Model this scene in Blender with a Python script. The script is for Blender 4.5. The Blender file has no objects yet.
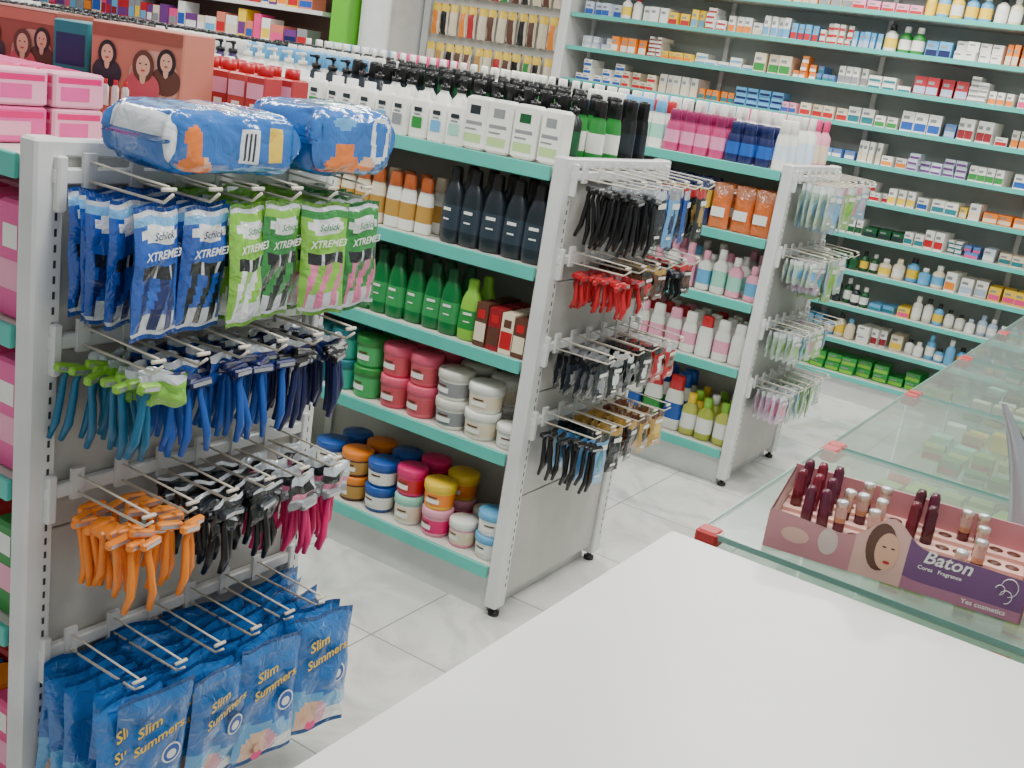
import bpy, math, random
from mathutils import Vector, Matrix, noise
random.seed(7)
R=random.random
U=random.uniform
DX=0.0
# ---------------------------------------------------------------- materials
MATS={}
def lin(c):
    c=c/255.0
    return c/12.92 if c<=0.04045 else ((c+0.055)/1.055)**2.4
def M(col,rough=.42,metal=0.0,coat=0.0,var=0.06,bump=0.0,bs=30):
    key=(tuple(col),rough,metal,coat,var,bump,bs)
    if key in MATS: return MATS[key]
    m=bpy.data.materials.new("mat_%d_%d_%d"%tuple(col)); m.use_nodes=True
    nt=m.node_tree; b=nt.nodes["Principled BSDF"]
    c=[lin(x) for x in col]
    tc=nt.nodes.new("ShaderNodeTexCoord")
    if var>0:
        n=nt.nodes.new("ShaderNodeTexNoise")
        n.inputs["Scale"].default_value=9.0; n.inputs["Detail"].default_value=3.0
        nt.links.new(tc.outputs["Object"],n.inputs["Vector"])
        rp=nt.nodes.new("ShaderNodeValToRGB")
        rp.color_ramp.elements[0].position=.3; rp.color_ramp.elements[1].position=.7
        rp.color_ramp.elements[0].color=[x*(1-var) for x in c]+[1]
        rp.color_ramp.elements[1].color=[min(1,x*(1+var)) for x in c]+[1]
        nt.links.new(n.outputs["Fac"],rp.inputs["Fac"]); nt.links.new(rp.outputs["Color"],b.inputs["Base Color"])
    else:
        b.inputs["Base Color"].default_value=c+[1]
    if bump>0:
        n2=nt.nodes.new("ShaderNodeTexNoise"); n2.inputs["Scale"].default_value=bs; n2.inputs["Detail"].default_value=2.0; n2.inputs["Distortion"].default_value=1.0
        nt.links.new(tc.outputs["Object"],n2.inputs["Vector"])
        bp=nt.nodes.new("ShaderNodeBump"); bp.inputs["Strength"].default_value=bump; bp.inputs["Distance"].default_value=.01
        nt.links.new(n2.outputs["Fac"],bp.inputs["Height"]); nt.links.new(bp.outputs["Normal"],b.inputs["Normal"]); nt.links.new(bp.outputs["Normal"],b.inputs["Coat Normal"])
    b.inputs["Roughness"].default_value=rough; b.inputs["Metallic"].default_value=metal
    b.inputs["Coat Weight"].default_value=coat; b.inputs["Coat Roughness"].default_value=.08
    m.diffuse_color=c+[1]
    MATS[key]=m
    return m
def P(col): return M(col,.28,0,.8,.06,.6,38)   # wrinkled glossy plastic film
def glass_mat(tint=(225,240,235),gl=.10,haze=.10,rg=.12):
    key=("glass",tint,gl)
    if key in MATS: return MATS[key]
    m=bpy.data.materials.new("clear_glass"); m.use_nodes=True
    nt=m.node_tree; nt.nodes.clear()
    o=nt.nodes.new("ShaderNodeOutputMaterial"); t=nt.nodes.new("ShaderNodeBsdfTransparent")
    t.inputs[0].default_value=[lin(x) for x in tint]+[1]
    g=nt.nodes.new("ShaderNodeBsdfGlossy"); g.inputs["Roughness"].default_value=rg
    df=nt.nodes.new("ShaderNodeBsdfDiffuse"); df.inputs[0].default_value=(.66,.74,.69,1)
    m0=nt.nodes.new("ShaderNodeMixShader"); m0.inputs[0].default_value=haze
    lw=nt.nodes.new("ShaderNodeFresnel"); lw.inputs[0].default_value=1.4
    ad=nt.nodes.new("ShaderNodeMath"); ad.operation='ADD'; ad.inputs[1].default_value=gl; ad.use_clamp=True
    mx=nt.nodes.new("ShaderNodeMixShader")
    nt.links.new(t.outputs[0],m0.inputs[1]); nt.links.new(df.outputs[0],m0.inputs[2])
    nt.links.new(lw.outputs[0],ad.inputs[0]); nt.links.new(ad.outputs[0],mx.inputs[0])
    nt.links.new(m0.outputs[0],mx.inputs[1]); nt.links.new(g.outputs[0],mx.inputs[2]); nt.links.new(mx.outputs[0],o.inputs[0])
    MATS[key]=m
    return m

WHITE=M((232,232,226),.4); OFFW=M((212,210,200),.45); METALW=M((212,214,212),.35); PANEL=M((180,179,173),.42)
TEAL=M((80,184,170),.4); DARK=M((24,24,28),.35); WIRE=M((218,211,194),.3); SLOT=M((50,52,56),.7,var=0)
BLACK=M((16,16,18),.3); NAVY=M((20,30,84),.35); BLUE=M((28,84,170),.35); LBLUE=M((96,168,214),.4); RED=M((184,30,38),.35)
PINK=M((224,66,130),.4); LPINK=M((234,158,184),.45); ORANGE=M((236,132,34),.35); YEL=M((236,198,52),.4); GREEN=M((42,136,58),.4)
LIME=M((132,190,60),.4); DGREEN=M((16,84,46),.35); PURP=M((104,52,122),.4); GOLD=M((184,140,68),.35); CREAM=M((224,210,184),.45)
BROWN=M((90,54,40),.5); SALMON=M((210,118,98),.45); GREY=M((136,138,142),.4); SILV=M((190,192,196),.25,.6); TEALD=M((26,116,126),.4)
SKIN=M((218,170,142),.5); MINT=M((150,210,190),.4); HOTP=M((220,28,110),.35); CHAR=M((34,42,50),.3)

# ---------------------------------------------------------------- mesh builder
TXT={}
def text_geo(s):
    if s in TXT: return TXT[s]
    cu=bpy.data.curves.new("t",'FONT'); cu.body=s; cu.size=1; cu.resolution_u=2; cu.align_x='CENTER'; cu.offset=.018
    ob=bpy.data.objects.new("t",cu); bpy.context.scene.collection.objects.link(ob)
    dg=bpy.context.evaluated_depsgraph_get(); me=ob.evaluated_get(dg).to_mesh()
    v=[(p.co.x,p.co.y) for p in me.vertices]; f=[tuple(p.vertices) for p in me.polygons]
    ob.evaluated_get(dg).to_mesh_clear()
    bpy.data.objects.remove(ob); bpy.data.curves.remove(cu)
    TXT[s]=(v,f); return TXT[s]

def TR(x,y,z,rz=0,rx=0,ry=0):
    return Matrix.Translation((x,y,z))@Matrix.Rotation(rz,4,'Z')@Matrix.Rotation(rx,4,'X')@Matrix.Rotation(ry,4,'Y')

class MB:
    def __init__(s): s.v=[];s.f=[];s.mi=[];s.sm=[];s.mats=[];s.ix={}
    def m(s,mat):
        k=mat.name
        if k not in s.ix: s.ix[k]=len(s.mats); s.mats.append(mat)
        return s.ix[k]
    def add(s,vs,fs,mats,T=None,sm=False):
        o=len(s.v)
        if T is not None: vs=[T@Vector(p) for p in vs]
        s.v.extend([tuple(p) for p in vs])
        one=not isinstance(mats,list)
        if one: k=s.m(mats)
        for i,f in enumerate(fs):
            s.f.append(tuple(a+o for a in f)); s.mi.append(k if one else s.m(mats[i])); s.sm.append(sm)
    def box(s,x0,x1,y0,y1,z0,z1,mat,T=None,front=None,top=None,side=None):
        vs=[(x0,y0,z0),(x1,y0,z0),(x1,y1,z0),(x0,y1,z0),(x0,y0,z1),(x1,y0,z1),(x1,y1,z1),(x0,y1,z1)]
        fs=[(0,1,5,4),(1,2,6,5),(2,3,7,6),(3,0,4,7),(4,5,6,7),(3,2,1,0)]
        ms=[front or mat,side or mat,mat,side or mat,top or mat,mat]
        s.add(vs,fs,ms,T)
    def bbox(s,x0,x1,y0,y1,z0,z1,mat,b=.004,T=None):
        w=(x1-x0)/2;d=(y1-y0)/2;cx=(x0+x1)/2;cy=(y0+y1)/2
        def ring(z,i):
            a=w-i;c=d-i
            return [(cx-a+b,cy-c,z),(cx+a-b,cy-c,z),(cx+a,cy-c+b,z),(cx+a,cy+c-b,z),(cx+a-b,cy+c,z),(cx-a+b,cy+c,z),(cx-a,cy+c-b,z),(cx-a,cy-c+b,z)]
        rs=[ring(z0,b),ring(z0+b,0),ring(z1-b,0),ring(z1,b)]
        vs=sum(rs,[]); fs=[]
        for i in range(3):
            for j in range(8):
                fs.append((i*8+j,i*8+(j+1)%8,(i+1)*8+(j+1)%8,(i+1)*8+j))
        fs.append(tuple(range(7,-1,-1))); fs.append(tuple(range(24,32)))
        s.add(vs,fs,mat,T)
    def loft(s,rings,T=None,seg=12,n=2.0,sm=True):
        vs=[];fs=[];ms=[]
        for r in rings:
            z,rx,ry=r[0],r[1],r[2]
            for j in range(seg):
                a=2*math.pi*(j+.5)/seg; c=math.cos(a); q=math.sin(a)
                vs.append((rx*math.copysign(abs(c)**(2/n),c),ry*math.copysign(abs(q)**(2/n),q),z))
        for i in range(len(rings)-1):
            for j in range(seg):
                fs.append((i*seg+j,i*seg+(j+1)%seg,(i+1)*seg+(j+1)%seg,(i+1)*seg+j)); ms.append(rings[i][3])
        fs.append(tuple(range(seg-1,-1,-1))); ms.append(rings[0][3])
        k=(len(rings)-1)*seg; fs.append(tuple(range(k,k+seg))); ms.append(rings[-1][3])
        s.add(vs,fs,ms,T,sm)
    def tube(s,pts,r,mat,seg=6,T=None):
        pts=[Vector(p) for p in pts]; vs=[];fs=[]
        rr=r if isinstance(r,list) else [r]*len(pts)
        for i,p in enumerate(pts):
            d=(pts[min(i+1,len(pts)-1)]-pts[max(i-1,0)]).normalized()
            up=Vector((0,0,1)) if abs(d.z)<.9 else Vector((0,1,0))
            a=d.cross(up).normalized(); b=d.cross(a).normalized()
            for j in range(seg):
                t=2*math.pi*j/seg
                vs.append(p+a*(rr[i]*math.cos(t))+b*(rr[i]*math.sin(t)))
        n=len(pts)
        for i in range(n-1):
            for j in range(seg):
                fs.append((i*seg+j,i*seg+(j+1)%seg,(i+1)*seg+(j+1)%seg,(i+1)*seg+j))
        fs.append(tuple(range(seg-1,-1,-1))); fs.append(tuple(range((n-1)*seg,n*seg)))
        s.add(vs,fs,mat,T,True)
    def text(s,t,x,z,size,mat,T=None,y=0,rot=0,shear=0):
        v,f=text_geo(t); c=math.cos(rot);q=math.sin(rot)
        vs=[]
        for (a,b) in v:
            a=(a+shear*b)*size;b=b*size
            vs.append((x+a*c-b*q,y,z+a*q+b*c))
        s.add(vs,f,mat,T)
    def quad(s,x0,x1,z0,z1,mat,T=None,y=0):
        s.add([(x0,y,z0),(x1,y,z0),(x1,y,z1),(x0,y,z1)],[(0,1,2,3)],mat,T)
    def disc(s,cx,cz,rx,rz,mat,T,y,n=18):
        s.add([(cx+rx*math.cos(2*math.pi*i/n),y,cz+rz*math.sin(2*math.pi*i/n)) for i in range(n)],[tuple(range(n))],mat,T)
    def pouch(s,T,w,h,t,pat,back,nu=8,nv=10,crink=.15,seed=0):
        vs=[];fs=[];ms=[]
        for side in (-1,1):
            for i in range(nv+1):
                v=i/nv
                for j in range(nu+1):
                    u=j/nu
                    th=t/2*((1-abs(2*u-1)**3)**.6 if 0<u<1 else 0)*(max(0,math.sin(math.pi*min(1,max(0,(v-.04)/.92))))**.45)
                    th*=1+crink*3*noise.noise(Vector((u*4+seed,v*5,side+seed*.7)))
                    pinch=1-.05*math.sin(math.pi*v)
                    vs.append(((u-.5)*w*pinch,side*th+crink*.02*noise.noise(Vector((u*3+seed,v*3,seed*1.3))),-v*h+crink*.01*math.sin(u*9+seed)))
        K=(nv+1)*(nu+1)
        for i in range(nv):
            for j in range(nu):
                a=i*(nu+1)+j
                fs.append((a,a+nu+1,a+nu+2,a+1)); ms.append(pat((j+.5)/nu,(i+.5)/nv))
                b=K+a
                fs.append((b,b+1,b+nu+2,b+nu+1)); ms.append(back)
        s.add(vs,fs,ms,T,True)
    def done(s,name,parent=None):
        me=bpy.data.meshes.new(name); me.from_pydata(s.v,[],s.f)
        for m in s.mats: me.materials.append(m)
        me.polygons.foreach_set("material_index",s.mi); me.polygons.foreach_set("use_smooth",s.sm)
        me.update()
        ob=bpy.data.objects.new(name,me); bpy.context.scene.collection.objects.link(ob)
        ob.location.x=DX
        if parent: ob.parent=parent
        return ob

# ---------------------------------------------------------------- camera
H=1.617
F=1090.0
D=Vector((-581,3713,F)).normalized()
Yv=Vector((725,-210,F)); Yv=(Yv-D*Yv.dot(D)).normalized()
Xv=Yv.cross(-D)
right=Vector((Xv.x,Yv.x,-D.x)); down=Vector((Xv.y,Yv.y,-D.y)); fwd=Vector((Xv.z,Yv.z,-D.z))
cam=bpy.data.cameras.new("camera"); co=bpy.data.objects.new("camera",cam)
bpy.context.scene.collection.objects.link(co)
m3=Matrix((right,-down,-fwd)).transposed()
co.matrix_world=Matrix.Translation((0,0,H))@m3.to_4x4()
cam.sensor_width=36; cam.lens=36*F/1024; cam.clip_start=.02
bpy.context.scene.camera=co

# ---------------------------------------------------------------- room
def floor_mat():
    m=bpy.data.materials.new("marble_tile_floor"); m.use_nodes=True; nt=m.node_tree; b=nt.nodes["Principled BSDF"]
    g=nt.nodes.new("ShaderNodeNewGeometry"); mp=nt.nodes.new("ShaderNodeMapping")
    mp.inputs["Location"].default_value=(1.69+.515*20,-2.247+.515*20,0)
    nt.links.new(g.outputs["Position"],mp.inputs["Vector"])
    br=nt.nodes.new("ShaderNodeTexBrick"); br.offset=0; br.squash=1
    br.inputs["Scale"].default_value=1; br.inputs["Brick Width"].default_value=.515; br.inputs["Row Height"].default_value=.515
    br.inputs["Mortar Size"].default_value=.003; br.inputs["Mortar Smooth"].default_value=.5
    nt.links.new(mp.outputs[0],br.inputs["Vector"])
    n=nt.nodes.new("ShaderNodeTexNoise"); n.inputs["Scale"].default_value=2.2; n.inputs["Detail"].default_value=8; n.inputs["Distortion"].default_value=2.2
    nt.links.new(g.outputs["Position"],n.inputs["Vector"])
    rp=nt.nodes.new("ShaderNodeValToRGB"); e=rp.color_ramp.elements
    e[0].position=.36; e[0].color=(.55,.55,.53,1); e[1].position=.55; e[1].color=(.76,.75,.72,1)
    nt.links.new(n.outputs["Fac"],rp.inputs["Fac"])
    nt.links.new(rp.outputs["Color"],br.inputs["Color1"]); nt.links.new(rp.outputs["Color"],br.inputs["Color2"])
    br.inputs["Mortar"].default_value=(.27,.27,.26,1)
    nt.links.new(br.outputs["Color"],b.inputs["Base Color"]); b.inputs["Roughness"].default_value=.09; b.inputs["IOR"].default_value=1.65
    return m
def wall_mat():
    return M((214,214,210),.7,var=.03)
fl=MB(); fl.box(-10.2,2.2,-1.5,7.2,-.1,0,floor_mat()); fl.done("floor")
w=MB(); w.box(-10.2,2.2,7.0,7.2,0,3,wall_mat()); w.done("wall_back")
w=MB(); w.box(-10.2,-10.0,-1.5,7.0,0,3,wall_mat()); w.done("wall_left")

# ---------------------------------------------------------------- gondolas
XE=-1.54      # end plane
def hook(mb,y,z,L,x=XE):
    x+=.012
    mb.tube([(x,y,z),(x+L*.9,y,z),(x+L,y,z+.016)],.0026,WIRE)
    mb.tube([(x,y,z+.032),(x+L*.95,y,z+.026)],.0020,WIRE)
    mb.tube([(x+L*.95,y-.013,z+.022),(x+L*.95,y+.013,z+.022)],.0036,WIRE)
    mb.box(x-.006,x+.002,y-.012,y+.012,z-.012,z+.045,METALW)

def gondola(Y0,Y1,xl,shelves,rows,hooksY,L,lowpanel=.06):
    mb=MB(); ym=(Y0+Y1)/2
    top=1.40
    for (a,b) in ((Y0,Y0+.055),(Y1-.055,Y1)):
        mb.bbox(XE-.045,XE,a,b,.03,top,METALW,.005)
    for a in (Y0+.036,Y1-.022):
        z=.1
        while z<top-.05:
            mb.add([(XE+.0006,a,z),(XE+.0006,a+.005,z),(XE+.0006,a+.005,z+.013),(XE+.0006,a,z+.013)],[(0,1,2,3)],SLOT)
            z+=.026
    zz=lowpanel
    while zz<top-.03:
        z2=min(zz+.33,top-.02)
        mb.bbox(XE-.030,XE-.012,Y0+.055,Y1-.055,zz,z2-.003,PANEL,.002); zz=z2
    mb.bbox(XE-.035,XE-.004,Y0+.05,Y1-.05,top-.03,top-.002,METALW,.004)
    for z in rows:
        mb.bbox(XE-.008,XE+.010,Y0+.03,Y1-.03,z-.006,z+.02,METALW,.003)
        for a in (Y0+.032,Y1-.05):
            mb.bbox(XE-.002,XE+.014,a,a+.018,z-.05,z+.04,METALW,.003)
    for a in (Y0+.03,Y1-.03):
        mb.loft([(0,.018,.018,DARK),(.012,.018,.018,DARK),(.013,.008,.008,DARK),(.035,.008,.008,DARK)],TR(XE-.022,a,0))
    mb.box(xl,XE-.05,ym-.012,ym+.012,.05,1.36,PANEL)
    for i,z in enumerate(shelves):
        th=.03
        mb.box(xl,XE-.05,Y0+.004,ym-.012,z-th+.004,z-.001,OFFW)
        mb.box(xl,XE-.05,ym+.012,Y1-.004,z-th+.004,z-.001,OFFW)
        mb.bbox(xl,XE-.048,Y0-.006,Y0+.006,z-.036,z+.004,TEAL,.002)
        mb.bbox(xl,XE-.048,Y1-.006,Y1+.006,z-.036,z+.004,TEAL,.002)
    mb.box(xl,XE-.05,Y0+.03,Y1-.03,.0,shelves[0]-.03,METALW)
    x=XE-1.0
    while x>xl:
        mb.box(x-.015,x+.015,ym-.025,ym+.025,.02,1.38,METALW); x-=1.0
    for z in rows:
        for y in hooksY: hook(mb,y,z,L)
    return mb.done("gondola_shelf_unit")

SH=[.158,.525,.81,1.084,1.365]
G1=(1.04,1.74);G2=(2.59,3.25);G3=(4.34,4.99)
DX2=.045; DX3=.07
HK1=[1.13+.092*i for i in range(6)]
HK1b=[1.14,1.29,1.44,1.59]
gondola(G1[0],G1[1],-4.6,SH,[1.335,1.06,.79,.475],HK1,.2)
DX=DX2
HK2=[2.68+.093*i for i in range(6)]
gondola(G2[0],G2[1],-5.2,SH,[1.345,1.11,.855,.63],HK2,.19)
DX=DX3
HK3=[4.43+.093*i for i in range(6)]
gondola(G3[0],G3[1],-4.6,SH,[1.34,1.03,.72,.46],HK3,.18)
DX=0

# ---------------------------------------------------------------- hanging products
HZ=math.pi/2
def razor(mb,T,hm,hd,L=.11):
    mb.tube([(0,0,-.010),(0,.005,-.03),(0,.0,-.055),(0,-.005,-L*.75),(0,.003,-L)],[.004,.006,.0068,.0075,.005],hm,6,T)
    mb.bbox(-.023,.023,-.007,.007,-.015,.0,hd,.003,T)
    mb.quad(-.018,.018,-.011,-.004,SILV,T,-.0073)

def razor_stack(mb,y,z,x0,n,dx,hm,hd,L=.11,spread=.02):
    for k in range(n):
        T=TR(x0+k*dx,y+U(-spread,spread),z-.012+U(-.01,.004),HZ+U(-.4,.4),U(-.1,.2),U(-.18,.18))
        razor(mb,T,hm,hd,L*U(.92,1.05))

SILVP=M((200,206,212),.22,.1,.5,.06,.6,40)
PBLUE=P((26,82,172)); PNAVY=P((18,34,92)); PLB=P((110,172,220)); PLIME=P((126,190,60)); PGRN=P((42,132,58)); PWHT=P((222,226,226)); PBLK=P((20,22,26)); PPNK=P((216,116,152))
def pat_x3(c1,c2,hd):
    def p(u,v):
        if v<.08: return SILVP
        if v<.13: return hd
        if v<.27: return PWHT if ((u-.5)/.42)**2+((v-.2)/.07)**2<1 else c1
        if v<.44: return c1
        if v>.93: return SILVP
        s=u+.10*math.sin(v*9)
        du=abs(((s*3)%1)-.5)
        if .10<u<.90:
            if v<.54: return PBLK if du<.40 else SILVP
            return c2 if du<.25 else (SILVP if v>.8 else c1)
        return c1
    return p
r1=MB()
pats=[(pat_x3(PBLUE,PNAVY,PLB),PBLUE,"XTREME3",PNAVY),(pat_x3(PBLUE,PBLK,PLB),PBLUE,"XTREME3",PNAVY),(pat_x3(PLIME,PWHT,PLIME),PLIME,"XTREME3",PGRN),
      (pat_x3(PGRN,PBLK,PLIME),PLIME,"XTREME3",PGRN),(pat_x3(PLIME,PPNK,PGRN),PLIME,"XTREME3",PGRN),(pat_x3(PGRN,PPNK,PGRN),PGRN,"XTREME3",PGRN)]
for i,y in enumerate(HK1):
    p,bk,t,tc_=pats[i]
    for k in range(6):
        T=TR(XE+.03+k*.032,y+U(-.014,.014),1.333+U(-.006,.0),HZ+U(-.28,.28),U(-.06,.06),U(-.05,.05))
        r1.pouch(T,.102,.208,.026,p,bk,18,30,.25,seed=i*7+k)
        if k>=4:
            r1.text("Schick",0,-.048,.017,tc_,T,-.0165,.06,.25)
            r1.text(t,0,-.078,.0185,WHITE,T,-.0175,.06,.25)
r1.done("razor_blister_packs")

r2=MB()
TEALB=M((28,100,136),.35)
cols=[(TEALB,LIME),(BLUE,NAVY),(BLUE,NAVY),(BLUE,NAVY),(NAVY,BLACK),(NAVY,BLACK)]
for i,y in enumerate(HK1):
    hm,hd=cols[i]
    razor_stack(r2,y-.01,1.055,XE+.03,18,.010,hm,hd,.14,.03)
    if i>0:
        for k in range(3):
            T=TR(XE+.05+k*.05,y,1.058,HZ+U(-.25,.25))
            r2.pouch(T,.07,.055,.014,(lambda u,v,i=i:(PWHT if .5<v<.7 and .25<u<.6 else (PBLUE if i<4 else PNAVY)) if v>.2 else SILVP),PBLUE,10,14,.3,k+i)
    else:
        for k in range(5):
            T=TR(XE+.05+k*.036,y+.02,1.055,HZ+U(-.5,.5))
            r2.pouch(T,.08,.055,.016,lambda u,v:PLIME if v>.3 else SILVP,PLIME,8,8,.35,k)
r2.done("disposable_razor_bundles")
r3=MB()
cols=[(ORANGE,ORANGE),(ORANGE,M((242,146,54),.35)),(BLACK,CHAR),(BLACK,CHAR),(HOTP,GREY),(HOTP,GREY)]
for i,y in enumerate([1.13,1.23,1.33,1.43,1.53,1.63]):
    y=1.13+.097*i
    hm,hd=cols[i]
    razor_stack(r3,y-(.01 if i<2 else 0),.785-(.035 if i>3 else 0),XE+.03,17,.0105,hm,hd,.13,.03)
    if i>=2:
        for k in range(4):
            T=TR(XE+.05+k*.045,y,.788,HZ+U(-.25,.25))
            r3.pouch(T,.09,.07,.02,(lambda u,v:(PPNK if .5<v<.66 else (PBLK if .28<v<.5 and u<.7 else SILVP)) if v<.74 else GREY) if i>3 else (lambda u,v:(SILVP if .5<v<.6 and .2<u<.6 else PBLK) if v>.1 else SILVP),GREY,10,12,.35,k+i)
r3.done("disposable_razor_bundles")

r4=MB()
WB=P((34,106,178)); WB2=P((84,158,208)); PPN=P((220,150,170)); PSK=P((220,180,150))
def pw(u,v):
    if v<.05 or v>.95: return WB2
    e=((u-.35)**2*3+(v-.88)**2*6)
    if v>.64 and e<.2: return PSK if u<.45 else PPN
    if v>.60+.12*u: return PWHT if v>.82 and u>.6 else WB2
    return WB
for i,y in enumerate(HK1b):
    for k in range(7):
        T=TR(XE+.03+k*.033,y+U(-.028,.028),.485+U(-.02,0),HZ+U(-.22,.22),U(-.09,.09),U(-.08,.08))
        r4.pouch(T,.155,.265,.036,pw,WB,18,28,.3,seed=i*11+k)
        if k>=4:
            for (dx,dz,mt,yy) in ((.0018,-.0018,NAVY,-.0225),(0,0,YEL,-.0232)):
                r4.text("Slim",-.022+dx,-.066+dz,.031,mt,T,yy,.28,.2)
                r4.text("Summers",.0+dx,-.096+dz,.028,mt,T,yy,.28,.2)
            r4.disc(.030,-.135,.020,.022,WHITE,T,-.0226,24); r4.disc(.030,-.135,.0165,.0185,BLUE,T,-.0230,24); r4.disc(.030,-.137,.010,.010,WHITE,T,-.0234,20)
            r4.disc(-.03,-.222,.008,.010,SKIN,T,-.0195,14); r4.disc(-.03,-.238,.014,.010,PINK,T,-.0192,14)
r4.done("wet_wipe_packs")

def gen_hang(name,HK,z,L,items,kk=6,w=.07,t=.014):
    mb=MB()
    for i,y in enumerate(HK):
        kind=items[i]
        if kind is None: continue
        if kind[0]=='r':
            razor_stack(mb,y,z-.004,XE+.03,kk+7,L/(kk+8),kind[1],kind[2],kind[3],.016)
        else:
            _,c1,c2,c3,h=kind
            for k in range(kk):
                T=TR(XE+.03+k*L/(kk+1),y+U(-.008,.008),z-.004,HZ+U(-.25,.25),U(-.04,.04),U(-.05,.05))
                mb.pouch(T,w,h,t,(lambda u,v,c1=c1,c2=c2,c3=c3:(c3 if v<.18 else (c2 if ((u-.5)**2*2+(v-.55)**2*3)<.14 else c1))),c1,8,12,.25,k+i)
                if k==kk-1:
                    mb.quad(-w*.3,w*.3,-h*.32,-h*.22,WHITE,T,-t*.6); mb.quad(-w*.3,w*.1,-h*.85,-h*.8,WHITE,T,-t*.6)
    return mb.done(name)
KB=PBLK; CH=P((40,46,54)); GY=P((150,152,156)); PG=P((184,146,70)); PR=P((184,32,38)); PBR=P((96,56,40)); PT=P((60,136,166)); PY=P((220,186,64))
DX=DX2
gen_hang("shaving_product_packs",HK2,1.343,.19,[('r',BLACK,BLACK,.16),('r',BLACK,CHAR,.16),('p',KB,CH,SILVP,.16),('p',PLB,PNAVY,GY,.17),('p',PBLUE,KB,SILVP,.16),('p',KB,PG,PR,.15)])
gen_hang("shaving_product_packs",HK2,1.108,.19,[('r',RED,RED,.10),('r',RED,M((150,20,30),.4),.10),('p',PBR,PR,KB,.09),('p',PBR,KB,PG,.09),('r',BLACK,CHAR,.08),('p',KB,PBR,PR,.09)])
gen_hang("shaving_product_packs",HK2,.853,.19,[('p',CH,GY,KB,.11),('p',KB,PWHT,GY,.11),('p',CH,KB,PWHT,.11),('p',KB,PWHT,KB,.11),('p',PR,PWHT,KB,.11),('p',PR,PBR,SILVP,.11)])
gen_hang("shaving_product_packs",HK2,.628,.19,[('r',BLACK,BLACK,.15),('p',PLB,PT,KB,.16),('p',KB,CH,PG,.14),('p',KB,PBR,PG,.13),('p',PG,KB,PBR,.12),('p',PG,PY,PBR,.12)])
DX=DX3
PA=P((176,196,180)); PB=P((196,170,192)); PC=P((150,188,212)); PD=P((160,200,124)); PLP=P((224,140,168)); PTD=P((60,146,156))
gen_hang("bath_accessory_packs",HK3,1.338,.18,[('p',PA,PC,PWHT,.17),('p',PC,PLB,PWHT,.19),('p',PA,PD,PLP,.19),('p',PD,PLIME,PWHT,.18),('p',PA,PLP,PLP,.16),('p',PC,PB,PWHT,.14)],5,.095)
gen_hang("bath_accessory_packs",HK3,1.028,.18,[('p',PA,PLB,PWHT,.10),('p',PB,PTD,PWHT,.14),('p',PC,PLP,PWHT,.16),('p',PD,PLIME,PA,.19),('p',PA,PLB,PWHT,.16),None],5,.085)
gen_hang("bath_accessory_packs",HK3,.718,.18,[('p',PA,PD,PWHT,.12),('p',PC,PGRN,PWHT,.12),('p',PA,PLP,PWHT,.13),('p',PD,PWHT,PWHT,.13),('p',PC,PWHT,PB,.1),None],5,.085)
gen_hang("bath_accessory_packs",HK3,.458,.18,[('p',PB,PLP,PWHT,.13),('p',PA,GY,PWHT,.14),('p',PC,PD,PWHT,.14),('p',PA,PLIME,PWHT,.15),('p',PD,PC,PA,.16),('p',PA,PWHT,PWHT,.12)],5,.085)

# ---------------------------------------------------------------- shelf products
def bottle(mb,x,y,z,h,r,body,cap,label=None,fl=1.0,n=2,pump=False,rot=0):
    lb=label or body
    T=TR(x,y,z,rot)
    ry=r*fl
    rg=[(0,r*.88,ry*.88,body),(h*.03,r,ry,body),(h*.16,r,ry,lb),(h*.52,r,ry,body),(h*.66,r*.96,ry*.96,body),(h*.75,r*.5,r*.5*max(fl,.7),body),(h*.78,r*.42,r*.42,cap),(h*.785,r*.52,r*.52,cap)]
    if pump:
        rg+=[(h*.86,r*.5,r*.5,cap),(h*.865,r*.16,r*.16,cap),(h*.94,r*.16,r*.16,cap),(h*.945,r*.3,r*.3,cap),(h,r*.28,r*.28,cap)]
    else:
        rg+=[(h*.98,r*.48,r*.48,cap),(h,r*.42,r*.42,cap)]
    mb.loft(rg,T,12,n)
    if pump: mb.box(-.005,.005,-r*1.1,0,h*.955,h*.99,cap,T)
def bigcap(mb,x,y,z,h,r,body,cap,label=None,fl=.6,n=2.6,rot=0):
    T=TR(x,y,z,rot); lb=label or body; ry=r*fl
    mb.loft([(0,r*.9,ry*.9,body),(h*.03,r,ry,body),(h*.2,r,ry,lb),(h*.5,r*.98,ry*.98,body),(h*.68,r*.86,ry*.9,body),(h*.74,r*.72,ry*.8,cap),(h*.745,r*.76,ry*.85,cap),(h*.97,r*.7,ry*.8,cap),(h,r*.6,ry*.7,cap)],T,12,n)
def slant(mb,x,y,z,h,r,body,cap,label):
    T=TR(x,y,z,U(-.2,.2)); ry=r*.62
    mb.loft([(0,r*.82,ry*.85,body),(h*.03,r*.92,ry,body),(h*.18,r,ry,label),(h*.5,r*.95,ry*.95,body),(h*.66,r*.84,ry*.85,body),(h*.78,r*.6,ry*.7,body),(h*.80,r*.5,ry*.62,cap),(h*.97,r*.46,ry*.55,cap),(h,r*.36,ry*.45,cap)],T,14,2.4)
    mb.quad(-r*.4,r*.4,h*.42,h*.46,WHITE,T,-ry*1.01); mb.quad(-r*.3,r*.3,h*.3,h*.32,WHITE,T,-ry*1.02)
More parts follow.
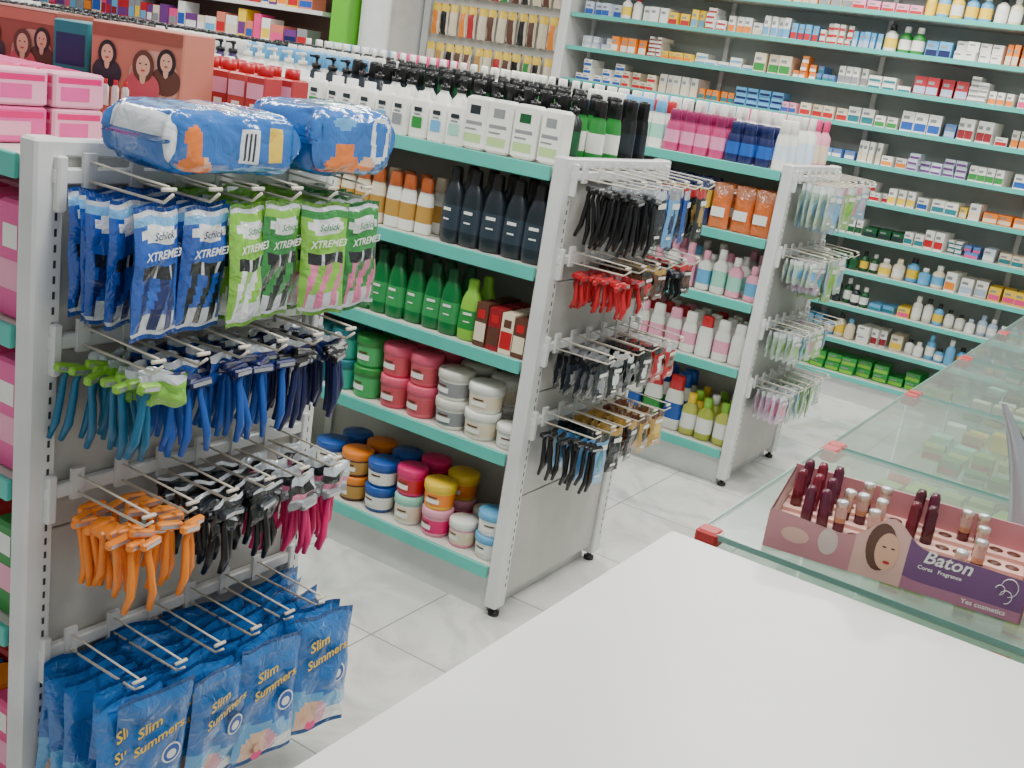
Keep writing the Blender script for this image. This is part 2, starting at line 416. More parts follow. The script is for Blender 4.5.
def tub(mb,x,y,z,h,r,body,lid,label=None):
    T=TR(x,y,z,U(-.3,.3)); lb=label or body
    mb.loft([(0,r*.86,r*.86,body),(h*.12,r*.9,r*.9,lb),(h*.62,r*.96,r*.96,body),(h*.7,r*.97,r*.97,lid),(h*.705,r*1.03,r*1.03,lid),(h*.95,r*1.03,r*1.03,lid),(h,r*.98,r*.98,lid)],T,20,2)
    a0=-math.pi/2
    for (h0,h1,hw,mt) in ((.25,.42,.5,WHITE),(.46,.52,.35,BROWN)):
        vs=[]
        for q in range(6):
            a=a0+(q/5-.5)*2*hw
            for hh in (h0,h1): vs.append((r*.957*math.cos(a)*1.005,r*.957*math.sin(a)*1.005,h*hh))
        mb.add(vs,[(2*q,2*q+2,2*q+3,2*q+1) for q in range(5)],mt,T)
def carton(mb,x,y,z,w,d,h,body,band,rot=0,acc=None):
    T=TR(x,y,z,rot)
    mb.box(-w/2,w/2,-d/2,d/2,0,h,body,T)
    mb.quad(-w*.46,w*.46,h*.12,h*.55,band,T,-d/2-.0006)
    if acc: mb.quad(-w*.3,w*.3,h*.65,h*.85,acc,T,-d/2-.0006)
def row(fn,x0,x1,dx,y,rows=1,dy=.07):
    for r in range(rows):
        x=x0
        while x>x1:
            fn(x+U(-.004,.004),y+r*dy+U(-.005,.005)); x-=dx

DX=DX2
z=1.366
mb=MB()
def wp(x,y):
    c=random.choice([LBLUE,GREEN,GREY,GREY,MINT])
    T=TR(x,y,z,U(-.08,.08))
    mb.loft([(0,.029,.02,WHITE),(.006,.031,.022,WHITE),(.105,.031,.02,WHITE),(.115,.024,.016,WHITE),(.116,.016,.013,WHITE),(.135,.016,.013,WHITE),(.136,.014,.011,WHITE)],T,16,5)
    mb.quad(-.018,.018,.030,.062,c,T,-.0228); mb.quad(-.014,.014,.078,.09,CHAR,T,-.0226); mb.quad(-.014,.01,.068,.072,GREY,T,-.0226)
row(wp,-1.95,-4.6,.069,2.64)
mb.done("white_soap_refill_bottles")
mb=MB()
for i,x in enumerate([-1.63,-1.72,-1.81,-1.89]):
    T=TR(x,2.66,z,U(-.1,.1))
    mb.bbox(-.04,.04,-.028,.028,0,.15,WHITE,.008,T)
    mb.quad(-.03,.03,.02,.045,M((176,206,140),.5),T,-.0286); mb.quad(-.028,.028,.07,.08,GREY,T,-.0286); mb.quad(-.028,.01,.055,.06,GREY,T,-.0286); mb.quad(-.018,.018,.10,.125,[GREY,DGREEN,GREY,CHAR][i],T,-.0288)
mb.done("cleansing_wipe_boxes")
mb=MB()
def pb(x,y):
    s=int((-x-1.6)/.35)%5
    body=[DARK,WHITE,CHAR,WHITE,M((60,40,90),.4)][s]; lab=[DGREEN,LBLUE,GREY,NAVY,PURP][s]
    bottle(mb,x,y,z,.185,.028,body,BLACK if s!=3 else WHITE,lab,.7,2.6,True)
row(pb,-1.64,-5.1,.066,2.76,1)
def pb2(x,y):
    s=int((-x-1.6)/.5)%5
    bigcap(mb,x,y,z,.19,.027,[GREEN,CHAR,WHITE,WHITE,LPINK][s],[BLACK,BLACK,LBLUE,WHITE,BLACK][s],[WHITE,GREY,BLUE,GREY,WHITE][s])
row(pb2,-1.62,-5.1,.062,2.87,2,.09)
def pb3(x,y):
    s=int((-x-1.6)/.5)%4
    bigcap(mb,x,y,z,.2,.026,[DARK,DGREEN,WHITE,NAVY][s],[BLACK,BLACK,WHITE,BLACK][s],[CHAR,LIME,BLUE,GREY][s])
row(pb3,-1.63,-5.1,.06,3.08,2,.09)
mb.done("shampoo_bottles")
z=1.085; mb=MB()
row(lambda x,y:slant(mb,x,y,z,.225,.038,CHAR,BLACK,M((48,60,72),.3)),-1.64,-1.98,.074,2.65,2,.08)
row(lambda x,y:bigcap(mb,x,y,z,.17,.029,CREAM if R()<.5 else WHITE,M((190,96,50),.35) if R()<.7 else CREAM,GOLD),-2.04,-4.9,.062,2.65,2)
mb.done("conditioner_bottles")
z=.811; mb=MB()
HG=M((20,108,54),.3)
row(lambda x,y:slant(mb,x,y,z,.2,.036,HG,DGREEN,M((54,146,82),.35)),-1.897,-4.9,.068,2.65,2,.08)
row(lambda x,y:slant(mb,x,y,z,.185,.036,LIME,LIME,GREEN),-1.823,-1.85,.068,2.65,2,.08)
mb.done("herbal_shampoo_bottles")
mb=MB()
for i,x in enumerate([-1.62,-1.665,-1.71,-1.757]):
    for r in range(3):
        carton(mb,x,2.64+r*.06,z,.042,.05,[.115,.12,.125,.13][i],[BROWN,CREAM,M((140,26,36),.4),BROWN][i],[CREAM,RED,BROWN,CREAM][i],U(-.05,.05),RED if i!=1 else BROWN)
mb.done("hair_dye_cartons")
z=.526; mb=MB()
def stack(x,y,h,r,body,lid,lab,n=2):
    for k in range(n): tub(mb,x+U(-.004,.004),y,z+k*(h+.001),h,r,body,lid,lab)
for r in range(2):
    yy=2.66+r*.12
    for x,(b,l,la,h,rr) in zip([-1.62,-1.73,-1.845],[(WHITE,WHITE,WHITE,.07,.045),(WHITE,WHITE,CREAM,.085,.056),(WHITE,OFFW,GREY,.09,.056)]):
        stack(x,yy,h,rr,b,l,la,2 if x<-1.65 else 1)
    for x,c,l in zip([-1.965,-2.072,-2.18,-2.29,-2.40,-2.51,-2.62],[M((224,96,116),.4),M((220,80,108),.4),M((70,174,100),.4),M((50,164,146),.4),TEALD,LPINK,MINT],[M((226,90,120),.4),M((226,90,120),.4),GREEN,TEALD,TEALD,PINK,GREEN]):
        stack(x,yy,.1,.052,c,l,M((200,80,90),.4) if x>-2.1 else c)
mb.done("hair_mask_tubs")
z=.159; mb=MB()
for r in range(2):
    yy=2.665+r*.125
    stack(-1.64,yy,.075,.05,WHITE,LBLUE,WHITE,2)
    stack(-1.745,yy,.085,.045,LPINK,WHITE,CREAM,1)
    stack(-1.85,yy+.0,.09,.05,LPINK,LPINK,HOTP,1); tub(mb,-1.85,yy,z+.092,.085,.052,YEL,YEL,ORANGE)
    stack(-1.965,yy,.095,.05,WHITE,MINT,CREAM,1); tub(mb,-1.965,yy,z+.097,.09,.05,HOTP,HOTP,RED)
    stack(-2.085,yy,.085,.052,M((30,80,150),.4),BLUE,WHITE,2)
    stack(-2.2,yy,.085,.052,BROWN,ORANGE,GOLD,2); stack(-2.31,yy,.085,.052,BLUE,BLUE,WHITE,2)
mb.done("hair_cream_jars")

DX=DX3
z=1.366; mb=MB()
def g3t(x,y):
    if x>-1.68: bigcap(mb,x,y,z,.2,.03,WHITE,WHITE,M((210,225,240),.4))
    elif x>-1.84: bigcap(mb,x,y,z,.165,.033,NAVY,NAVY,BLUE)
    elif x>-2.18: bigcap(mb,x,y,z,.175,.034,M((190,62,118),.35),M((140,26,84),.35),M((222,140,178),.4))
    elif x>-2.4: bigcap(mb,x,y,z,.2,.033,WHITE,LBLUE if R()<.5 else RED,MINT)
    elif x>-2.6: bigcap(mb,x,y,z,.2,.035,M((50,80,150),.4),WHITE,BLUE)
    else: bigcap(mb,x,y,z,.19,.03,[GREEN,CHAR,GREEN,WHITE][int(-x*3)%4],BLACK,WHITE)
row(g3t,-1.63,-4.5,.07,4.41,2,.09)
row(lambda x,y:bottle(mb,x,y,z,.22,.03,WHITE,WHITE,M((210,225,240),.4),.8,2.4),-1.62,-4.5,.066,4.60,2,.09)
row(lambda x,y:bottle(mb,x,y,z,.22,.028,[WHITE,CHAR,WHITE,LPINK][int(-x*2)%4],[LBLUE,BLACK,WHITE,PINK][int(-x*2)%4],CREAM,.8,2.4),-1.62,-4.5,.062,4.80,2,.09)
mb.done("body_lotion_bottles")
z=1.085; mb=MB()
def g3b(x,y):
    if x>-1.86:
        mb.pouch(TR(x,y,z+.19),.09,.19,.05,lambda u,v:P((216,110,46)) if (v>.3) else P((200,120,80)),ORANGE,6,8,.2,x)
        mb.quad(-.03,.03,.05,.09,WHITE,TR(x,y,z),-.027)
    else:
        mb.pouch(TR(x,y,z+.2),.09,.2,.05,lambda u,v:PNAVY if (v<.3 or v>.6) else PY,NAVY,6,8,.2,x)
row(g3b,-1.64,-2.8,.095,4.40,2,.08)
mb.done("snack_refill_pouches")
z=.811; mb=MB()
row(lambda x,y:bottle(mb,x,y,z,random.choice([.17,.19,.15]),.032,random.choice([WHITE,LPINK,WHITE,WHITE]),random.choice([LPINK,WHITE,LBLUE]),random.choice([LBLUE,LPINK,MINT]),.7,2.5),-1.63,-2.8,.075,4.41,3,.08)
mb.done("baby_lotion_bottles")
z=.526; mb=MB()
row(lambda x,y:bigcap(mb,x,y,z,.18,.036,WHITE,random.choice([RED,LPINK,WHITE,WHITE,WHITE]),random.choice([LPINK,WHITE,WHITE])),-1.63,-2.6,.078,4.41,3,.08)
mb.done("deodorant_lotion_bottles")
z=.159; mb=MB()
row(lambda x,y:bottle(mb,x,y,z,.19,.038,random.choice([YEL,M((170,180,70),.3),M((190,190,90),.3)]),random.choice([YEL,WHITE,LIME]),WHITE,.8,2.3),-1.63,-1.82,.08,4.42,3,.08)
row(lambda x,y:bigcap(mb,x,y,z,.25,.045,WHITE,random.choice([RED,BLUE]),random.choice([BLUE,RED,GREEN])),-1.88,-2.6,.1,4.42,3,.08)
mb.done("cleaning_product_bottles")
DX=0
# G1 top & side
z=1.366; mb=MB()
PK=M((224,84,148),.35)
for lay in range(2):
    for r in range(2):
        x=-1.745
        while x>-3.2:
            T=TR(x,1.13+r*.113,z+lay*.062,U(-.08,.08))
            c=[PK,HOTP,LPINK,PK,PK][int(R()*5)] if lay else (PK if R()<.6 else LPINK)
            mb.bbox(-.026,.026,-.053,.053,0,.060,c,.004,T)
            mb.quad(-.020,.020,.012,.034,LPINK if c!=LPINK else PK,T,-.0536); mb.quad(-.018,.018,.040,.052,HOTP,T,-.0538)
            mb.disc(.0,.023,.010,.008,WHITE,T,-.0542,12)
            mb.add([(.0264,-.04,.012),(.0264,.02,.012),(.0264,.02,.036),(.0264,-.04,.036)],[(0,1,2,3)],LPINK if c!=LPINK else PK,T)
            mb.add([(.0264,-.045,.042),(.0264,.045,.042),(.0264,.045,.052),(.0264,-.045,.052)],[(0,1,2,3)],HOTP,T)
            x-=.056
mb.done("sanitary_pad_boxes")
def person(mb,T,x,z,s,y,hair,cl):
    mb.disc(x,z,s*.9,s*.75,cl,T,y); mb.disc(x,z+s*.95,s*.56,s*.7,hair,T,y-.0003); mb.disc(x,z+s*.95,s*.36,s*.48,SKIN,T,y-.0006)
    mb.disc(x,z+s*.45,s*.16,s*.3,SKIN,T,y-.0005,8); mb.disc(x,z+s*.76,s*.12,s*.04,RED,T,y-.0009,8)
    for k in(-1,1): mb.disc(x+k*s*.15,z+s*1.05,s*.06,s*.035,DARK,T,y-.0009,8)
mb=MB()
SA=M((186,112,92),.45); SB=M((146,78,62),.45); SC=M((202,150,132),.45)
for i,(x,y,w_,h) in enumerate([(-1.79,1.455,.20,.215),(-1.965,1.44,.085,.205),(-2.12,1.43,.20,.215),(-2.36,1.43,.20,.2),(-2.57,1.43,.2,.21),(-2.80,1.43,.2,.2)]):
    T=TR(x,y,z,[.30,.25,.2,.1,.1,.1][i]); c=[SA,TEALD,SB,SA,SB,TEALD][i]
    mb.bbox(-w_/2,w_/2,-.055,.055,0,h,c,.003,T)
    yy=-.0558
    if i in (1,5):
        mb.quad(-w_*.4,w_*.4,.03,.09,SC,T,yy); mb.quad(-w_*.4,w_*.4,.12,.18,NAVY,T,yy); continue
    mb.quad(-w_*.49,w_*.49,.188,.21,SB if i!=2 else SA,T,yy)
    mb.disc(w_*.2,.12,.055,.055,SC,T,yy-.0003)
    person(mb,T,.066,.122,.036,yy-.001,DARK,BROWN); person(mb,T,.018,.104,.042,yy-.0025,BROWN,M((190,80,90),.4))
    person(mb,T,-.062,.122,.036,yy-.001,DARK,CHAR)
    for k in range(4): mb.loft([(0,.009,.0001,WHITE),(.035,.009,.0001,WHITE),(.04,.005,.0001,RED),(.05,.005,.0001,RED)],T@TR(-w_*.42+k*.022,yy-.003,.06),8)
mb.done("hair_care_gift_boxes")
mb=MB()
for k in range(6):
    for r in range(2):
        T=TR(-1.635-.052*k,1.60+r*.075,z,U(-.04,.04)+.15)
        c=[M((178,52,56),.4),M((190,74,70),.4)][k%2]
        mb.bbox(-.023,.023,-.028,.028,0,.155,c,.003,T)
        mb.quad(-.02,.02,.11,.14,LPINK,T,-.0286); mb.quad(-.018,.018,.03,.075,CREAM,T,-.0286); mb.quad(-.01,.01,.085,.1,WHITE,T,-.0286)
        mb.loft([(.155,.016,.016,RED),(.175,.016,.016,RED)],T,10)
mb.done("shampoo_cartons")
mb=MB()
for zi in (.159,.526,.811,1.085):
    x=-1.64
    while x>-3.0:
        for r in range(2):
            T=TR(x,1.11+r*.1,zi)
            c=random.choice([PINK,HOTP,PK,LPINK,PK]) if zi>.6 else random.choice([ORANGE,GREEN,RED,BLUE,PINK])
            mb.bbox(-.038,.038,-.045,.045,0,.2 if zi>.6 else .18,c,.006,T)
            mb.quad(-.03,.03,.05,.1,LPINK,T,-.0456); mb.quad(-.02,.02,.12,.16,WHITE,T,-.0456)
        x-=.082
mb.done("sanitary_pad_packs")

# diaper packs
def pillow(T,L,W,Hh,pat,nu=64,nv=72,seed=0):
    mb=MB(); vs=[];fs=[];ms=[]
    for i in range(nu+1):
        u=i/nu; e=abs(2*u-1)
        s=(1-e**9)**.4 if e<1 else 0
        sz=max(s,.10); sy=max(s,.86)
        for j in range(nv):
            a=2*math.pi*j/nv; c=math.cos(a);q=math.sin(a)
            n=5; yy=math.copysign(abs(c)**(2/n),c)*W/2*sy; zz=math.copysign(abs(q)**(2/n),q)*Hh/2*sz
            d=noise.noise(Vector((u*4+seed,c*2,q*2)))*.035+noise.noise(Vector((u*9+seed,c*3,q*3)))*.022-abs(noise.noise(Vector((u*6+seed*2,c*1.5,q*6))))*.03
            edge=1+.05*math.sin(a*9)*(e>.85)
            zz=zz*(1+d*2)*edge
            vs.append(((u-.5)*L+.005*math.sin(a*6+seed)*(e>.9),yy*(1+d),max(zz,-Hh/2)+Hh/2))
    for i in range(nu):
        for j in range(nv):
            fs.append((i*nv+j,(i+1)*nv+j,(i+1)*nv+(j+1)%nv,i*nv+(j+1)%nv))
            ms.append(pat((i+.5)/nu,(j+.5)/nv))
    fs.append(tuple(range(nv)));ms.append(pat(0,0)); fs.append(tuple(range(nu*nv+nv-1,nu*nv-1,-1)));ms.append(pat(1,0))
    mb.add(vs,fs,ms,T,True); return mb
def PF(c): return M(c,.2,0,1.0,.05,.6,20)
PBL=PF((32,102,180)); PLB2=PF((90,158,210)); PWH=PF((220,226,230)); POR=PF((226,118,40)); PSKN=PF((222,172,140)); PYE=PF((230,192,64)); PBK=PF((40,44,60)); PRD=PF((196,52,42))
def pd1(u,v):
    f=(v-.40)/.22
    if 0<=f<=1:
        if u<.05: return PWH
        if ((u-.18)/.11)**2+((f-.78)/.3)**2<1: return POR if (u<.22 or f>.8) else PSKN
        if ((u-.15)/.05)**2+((f-.42)/.13)**2<1: return POR
        if .48<u<.62 and .30<f<.66: return PBK if (.50<u<.60 and .38<f<.58 and int(u*64)%2) else PWH
        if .70<u<.82 and .25<f<.55: return PYE
        if f>.80+.08*math.sin(u*7): return PLB2
        return PBL
    if .14<v<.40:
        if u<.05: return PWH
        if ((u-.22)/.14)**2+((v-.28)/.06)**2<1: return PLB2
        if ((u-.5)/.12)**2+((v-.26)/.05)**2<1: return PWH
        if ((u-.78)/.1)**2+((v-.28)/.06)**2<1: return PLB2
    return PBL
def pd2(u,v):
    f=(v-.40)/.22
    if 0<=f<=1:
        e=((u-.74)/.13)**2+((f-.35)/.28)**2
        if e<1: return PWH if e>.4 else PBL
        if ((u-.6)/.10)**2+((f-.72)/.2)**2<1: return PSKN if f<.72 else POR
        if ((u-.3)/.2)**2+((f-.7)/.26)**2<1: return POR
        if ((u-.28)/.14)**2+((f-.25)/.12)**2<1: return PLB2
        if f>.9: return PRD if u<.5 else PLB2
        return PBL
    if ((u-.4)/.2)**2+((v-.28)/.06)**2<1: return PLB2 if u<.4 else PWH
    return PBL
T=TR(-1.425,1.270,1.375,HZ-.03,0,0)
pillow(T,.275,.19,.105,pd1,seed=2).done("diaper_pack")
T=TR(-1.42,1.545,1.375,HZ+.05,0,0)
pillow(T,.23,.19,.125,pd2,seed=9).done("diaper_pack")

# ---------------------------------------------------------------- wall shelving
YW=6.42
WS=[.15+.205*k for k in range(12)]
def wallshelf(x0,x1,zs,name):
    mb=MB()
    mb.box(x0,x1,YW+.34,YW+.36,0,2.6,M((168,180,178),.5))
    mb.box(x0,x1,YW+.03,YW+.34,0,zs[0]-.03,METALW)
    for z in zs:
        mb.box(x0,x1,YW+.004,YW+.34,z-.018,z-.001,OFFW)
        mb.bbox(x0,x1,YW-.006,YW+.004,z-.024,z+.003,TEAL,.002)
    x=x0
    while x<=x1+.01:
        mb.box(x-.014,x+.014,YW+.30,YW+.34,0,2.6,METALW); x+=.98
    return mb.done(name)
wallshelf(-3.85,1.1,WS,"wall_shelving")
mb=MB()
BC=[WHITE,WHITE,WHITE,WHITE,OFFW,CREAM,WHITE,WHITE,LBLUE,YEL,M((196,206,220),.4),ORANGE,M((170,40,50),.4),M((90,130,190),.4),LPINK]
AC=[BLUE,ORANGE,RED,GREEN,NAVY,LBLUE,YEL,PINK,PURP,TEALD,GREY,M((140,30,40),.4),WHITE,CREAM,M((170,190,215),.4)]
for si,z in enumerate(WS):
    x=-3.80
    while x<1.05:
        n=random.randint(1,5); body=random.choice(BC); acc=random.choice(AC); w_=U(.032,.08); h=U(.022,.12)
        tgt=U(.06,.14); st=max(1,int(tgt/h))
        kind=R()*.9
        if si==0 and -2.1<x<-.9: body=M((44,150,64),.4); acc=LIME; w_=.09; h=.05; st=2; kind=.1; n=3
        if si in(1,2,3) and x>-2.2: kind=.9 if R()<.5 else kind
        if si in(2,3,4) and -2.6<x<-1.7: acc=random.choice([DGREEN,CHAR,GREEN,TEALD]); body=random.choice([DGREEN,CHAR,WHITE])
        if si>=10 and x>-1.9: kind=.95; body=random.choice([YEL,LIME,BLUE,WHITE])
        if R()<.03: x+=U(.03,.08); continue
        for k in range(n):
            if x+w_>1.08: break
            yo=U(0,.05)
            ns=st if R()<.6 else max(1,st-random.randint(1,2))
            for s_ in range(ns):
                y=YW+.05+yo
                if kind<.84:
                    T=TR(x+w_/2+U(-.003,.003),y+.04+U(-.006,.006),z+s_*(h+.001),U(-.15,.15))
                    mb.box(-w_/2+.003,w_/2-.003,-.035,.12,0,h,body,T)
                    if acc is not body: mb.quad(-w_*.42,w_*.42,h*.1,h*.48,acc,T,-.0358)
                    if h>.04: mb.quad(-w_*.35,w_*.1,h*.62,h*.78,GREY,T,-.0358)
                elif s_==0:
                    hh=U(.08,.15) if si<9 else .15
                    bottle(mb,x+w_/2,y+.03,z,hh,min(w_/2*.95,.036),random.choice([acc,body,body]),random.choice([WHITE,acc,BLACK,WHITE]),random.choice([WHITE,YEL,body]))
            x+=w_+.002
        x+=U(0,.015)
mb.done("medicine_boxes")
mb=MB(); mb.bbox(-3.93,-3.86,YW-.02,YW+.36,0,2.6,METALW,.006); mb.done("shelving_end_panel")
mb=MB(); mb.box(-5.35,-4.15,6.90,6.96,.3,2.5,M((206,206,196),.5))
mb.bbox(-5.41,-5.35,6.86,6.98,0,2.55,METALW,.005); mb.bbox(-4.15,-4.05,6.86,6.98,0,2.55,METALW,.005)
mb.done("pegboard_panel")
mb=MB()
for zi in range(6):
    for xi in range(13):
        x=-5.27+xi*.087+U(-.01,.01); z=.85+zi*.28
        mb.tube([(x,6.895,z),(x,6.80,z)],.003,WIRE)
        c=random.choice([GOLD,ORANGE,RED,BROWN,GREEN,CREAM,BLACK,BROWN,DARK])
        mb.pouch(TR(x,6.83,z,0),.075,.22,.04,lambda u,v,c=c:(YEL if v<.2 else (c if abs(u-.5)<.3 else CREAM)),c,6,8,.25,xi+zi)
mb.done("hair_brush_packs")
mb=MB(); mb.bbox(-5.72,-5.43,6.5,6.98,0,3,M((220,222,220),.5),.01); mb.done("trim_1")
mb=MB(); mb.bbox(-5.92,-5.74,6.4,6.98,0,3,M((96,180,44),.4),.01); mb.done("trim_2")
mb=MB()
mb.box(-9.9,-6.0,6.75,6.95,0,2.6,M((110,84,76),.5))
for z in (.5,.85,1.2,1.5,1.78,2.06,2.34):
    mb.box(-9.9,-6.0,6.4,6.75,z-.03,z,METALW)
mb.done("display_shelving")
mb=MB()
for z in (.5,.85,1.2,1.5,1.78,2.06,2.34):
    x=-9.85
    while x<-6.25:
        w_=U(.05,.14);h=U(.1,.22); c=random.choice([WHITE,RED,CREAM,PINK,BROWN,LBLUE,YEL,SALMON,GREY,SILV,PURP,WHITE,CREAM])
        carton(mb,x+w_/2,6.52,z+.001,w_,.15,h,c,random.choice(AC)); x+=w_+.01
mb.done("boxed_goods")
mb=MB()
for z in (.4,.8,1.2,1.6,2.0):
    mb.box(-9.98,-9.6,-.5,6.2,z-.03,z,OFFW)
    y=-.4
    while y<6.0:
        w_=U(.1,.3); mb.box(-9.9,-9.65,y,y+w_,z+.001,z+U(.12,.28),random.choice([SALMON,BROWN,RED,CREAM,WHITE,BLUE])); y+=w_+.02
mb.done("side_wall_shelving")

# ---------------------------------------------------------------- white counter
mb=MB()
CW=M((214,214,210),.3,var=.02)
mb.bbox(-.545,.9,.28,1.42,.955,1.0,CW,.004); mb.box(-.52,.88,.32,1.40,0,.956,M((204,204,200),.5))
mb.done("service_counter")

# glass cases
GL=glass_mat((226,240,234),.03,.16,.16); GLs=glass_mat((234,245,240),.02,.04,.1); GE=M((120,166,156),.2); RC=M((176,40,38),.4)
X0,X1=-.515,.09
Y=1.46
for mi in range(5):
    Ya,Yb=Y+.005,Y+.62
    mb=MB()
    def pane(a,b,c,d,g): mb.add([a,b,c,d],[(0,1,2,3)],g)
    pane((X0,Ya,.998),(X1,Ya,.998),(X1,Yb,.998),(X0,Yb,.998),GL)
    pane((X0,Ya,.45),(X1,Ya,.45),(X1,Ya,.99),(X0,Ya,.99),GLs)
    pane((X0,Ya,.45),(X0,Yb,.45),(X0,Yb,.99),(X0,Ya,.99),GLs)
    pane((X0+.01,Ya+.01,.80),(X1,Ya+.01,.80),(X1,Yb-.01,.80),(X0+.01,Yb-.01,.80),GLs)
    mb.box(X0+.008,X1,Ya+.006,Ya+.010,.794,.80,GE)
    for (a,b,c,d) in ((X0-.001,X1,Ya-.0015,Ya),(X0-.001,X1,Yb,Yb+.0015),(X0-.003,X0-.0005,Ya,Yb)):
        mb.box(a,b,c,d,.990,.999,GE)
    for yy in (Ya,Yb):
        s=-1 if yy==Yb else 1
        y0,y1=sorted((yy-s*.006,yy+s*.028))
        mb.bbox(X0-.008,X0+.028,y0,y1,.974,1.0,RC,.004)
    mb.box(X0,X1,Ya,Yb,0,.45,M((206,208,200),.5))
    mb.done("glass_display_case")
    mb=MB()
    for zz in (.4505,.8005):
        y=Ya+(.05 if (zz>.6 and mi==0) else .09)
        while y<Yb-.08:
            x=X0+.06
            c=random.choice([LIME,GREEN,YEL,MINT,CREAM,GOLD,BROWN,GOLD,M((150,170,90),.4)]) 
            while x<X1-.06:
                h=U(.02,.05)
                cc=c if R()<.7 else random.choice([WHITE,YEL,LIME,ORANGE,RED])
                if R()<.8: carton(mb,x,y,zz,.05,.045,h,cc,random.choice([CREAM,GREEN,YEL,RED,WHITE]),U(-.15,.15))
                x+=.062
            y+=.09
            if zz>.6 and mi==0 and y>Ya+.2: break
    mb.done("boxed_cosmetics")
    Y+=.635

# ---------------------------------------------------------------- lipstick display
emp=bpy.data.objects.new("lipstick_counter_display",None); bpy.context.scene.collection.objects.link(emp)
ang=math.atan2(.051,.348)
T0=TR(-.426,1.482,1.001,ang)
W=.355;DP=.18
mb=MB()
PKC=M((190,130,136),.5); PKL=M((214,170,158),.5); PUR=M((108,68,114),.5); CARD=M((206,186,180),.6); MAU=M((166,108,132),.5)
N=40; vs=[];fs=[];ms=[]
def toph(u):
    return .055+.042*math.exp(-((u-.47)/.09)**2)+.010*max(0,(u-.5))*2+.004*math.cos(u*9)
for i in range(N+1):
    u=i/N; hh=toph(u)
    for q in (0,.25,.5,.75,1): vs.append((u*W,0,hh*q))
for i in range(N):
    for q in range(4):
        a=i*5+q; fs.append((a,a+5,a+6,a+1))
        u=(i+.5)/N; v=(q+.5)/4
        ms.append((PUR if v>.25 else MAU) if u>.56 else (PKC if u<.36 else PKL))
mb.add(vs,fs,ms,T0)
mb.add([(a,b+.003,c) for a,b,c in vs],[tuple(reversed(f)) for f in fs],CARD,T0)
mb.add([(0,0,0),(0,DP,0),(0,DP,.075),(0,0,.055)],[(3,2,1,0)],PKC,T0)
mb.add([(.003,0,0),(.003,DP,0),(.003,DP,.075),(.003,0,.055)],[(0,1,2,3)],CARD,T0)
mb.box(W-.003,W,0,DP,0,.07,PKC,T0); mb.box(0,W,DP-.003,DP,0,.08,PKC,T0); mb.box(.003,W-.003,.003,DP-.003,0,.004,CARD,T0)
for k in range(4):
    mb.box(.004,W-.004,.010+k*.042,.010+(k+1)*.042,.004,.022+k*.006,PKL,T0)
mb.text("Baton",W*.70,.047,.027,WHITE,T0,-.001,0,.25)
mb.text("Cores   Fragrance",W*.68,.036,.008,WHITE,T0,-.001)
mb.text("Yes cosmetics",W*.86,.006,.010,WHITE,T0,-.001)
for k,(cx,cz,r) in enumerate([(.93,.046,.011),(.925,.032,.008),(.90,.040,.006)]):
    mb.tube([(W*cx+r*math.cos(a*.5),-.001,cz+r*1.2*math.sin(a*.5)) for a in range(-3,7)],.0006,WHITE,4,T0)
def disc(cx,cz,rx,rz,mat,yy): mb.disc(cx,cz,rx,rz,mat,T0,yy,20)
disc(W*.45,.050,.020,.036,BROWN,-.0006); disc(W*.475,.046,.016,.028,SKIN,-.0009); disc(W*.482,.030,.005,.0025,RED,-.0012)
disc(W*.462,.052,.003,.0012,DARK,-.0012); disc(W*.495,.052,.003,.0012,DARK,-.0012); disc(W*.12,.03,.02,.012,PKL,-.0006); disc(W*.25,.035,.014,.02,CARD,-.0006)
o=mb.done("card_tray"); o.parent=emp
mb=MB()
LC=[M((92,12,30),.25),M((66,12,28),.25),M((108,20,38),.25),M((80,18,44),.25)]
CL=M((198,170,160),.12,.2); CAPG=M((206,190,172),.15,.7); TAN=M((176,128,96),.3)
def lipst(x,y,z,c,red):
    T=T0@TR(x,y,z,U(0,6),U(-.08,.08),U(-.08,.08))
    if red: mb.loft([(0,.0088,.0088,c),(.025,.0088,.0088,c),(.026,.0080,.0080,c),(.050,.0080,.0080,c),(.058,.0055,.0055,c)],T,12)
    else: mb.loft([(0,.0085,.0085,c),(.014,.0085,.0085,TAN),(.022,.0088,.0088,CL),(.036,.0088,.0088,CAPG),(.038,.0092,.0092,CAPG),(.046,.0092,.0092,SILV),(.048,.007,.007,SILV)],T,12)
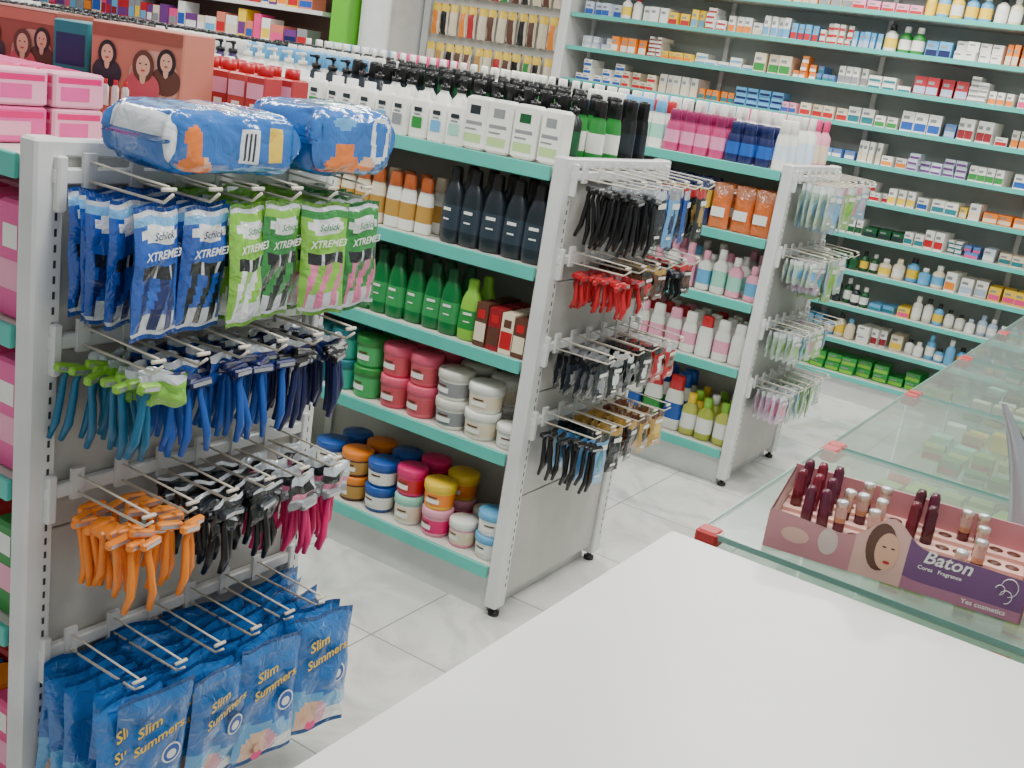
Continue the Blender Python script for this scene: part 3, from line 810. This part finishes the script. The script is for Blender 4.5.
for k in range(4):
    for i in range(14):
        u=i/13
        x=.02+u*(W-.04); y=.031+k*.042; zz=.0222+k*.006
        kind=None
        if u<.2: kind='r' if (k>=1 and R()<.85) else None
        elif u<.46: kind='s' if (k>=1 and R()<.75) else None
        elif .5<u<.64: kind='r' if (k>=2 and R()<.8) else None
        elif .68<u<.9: kind='s' if R()<.5 else None
        if kind: lipst(x,y,zz,random.choice(LC),kind=='r')
        else: mb.loft([(0,.010,.010,BROWN),(.0004,.010,.010,BROWN)],T0@TR(x,y,zz),12)
o=mb.done("lipsticks"); o.parent=emp

# curved metal leaflet stand at right
mb=MB()
LF=M((96,100,106),.22,.7); LF2=M((172,176,180),.22,.6)
SX,SY=-.118,1.80
for k in range(4):
    vs=[];fs=[]
    hh=.215-.03*k
    for i in range(15):
        v=i/14
        wd_=(.026*(1-.85*v**2))
        cx=SX+k*.020-.085*v**1.6; cy=SY+k*.012+.03*math.sin(v*2)
        for j in range(3):
            vs.append((cx+wd_*(j-1),cy-.006*(1-abs(j-1)),1.010+v*hh))
    n0=len(vs)
    vs+= [(a,b+.003,c) for a,b,c in vs]
    for i in range(14):
        for j in range(2):
            a=i*3+j; fs.append((a,a+1,a+4,a+3)); fs.append((n0+a,n0+a+3,n0+a+4,n0+a+1))
        fs.append((i*3,i*3+3,n0+i*3+3,n0+i*3)); fs.append((i*3+2,n0+i*3+2,n0+i*3+5,i*3+5))
    mb.add(vs,fs,LF2 if k%2==0 else LF,None,True)
mb.bbox(SX-.030,SX+.10,SY-.03,SY+.08,.999,1.012,DARK,.004)
mb.done("leaflet_stand")

# ---------------------------------------------------------------- lights
wd=bpy.data.worlds.new("world"); bpy.context.scene.world=wd; wd.use_nodes=True
wd.node_tree.nodes["Background"].inputs[0].default_value=(.96,.98,.98,1); wd.node_tree.nodes["Background"].inputs[1].default_value=.56
for (x,y) in ((-.6,1.4),(-3.2,1.6),(-.6,3.8),(-3.2,4.2),(-6.2,2.5),(-6.5,5.2),(-1.5,5.6)):
    l=bpy.data.lights.new("ceiling_light",'AREA'); l.shape='RECTANGLE'; l.size=1.6; l.size_y=.5; l.energy=58; l.color=(1,.98,.93)
    o=bpy.data.objects.new("ceiling_light",l); o.location=(x,y,2.95); bpy.context.scene.collection.objects.link(o)
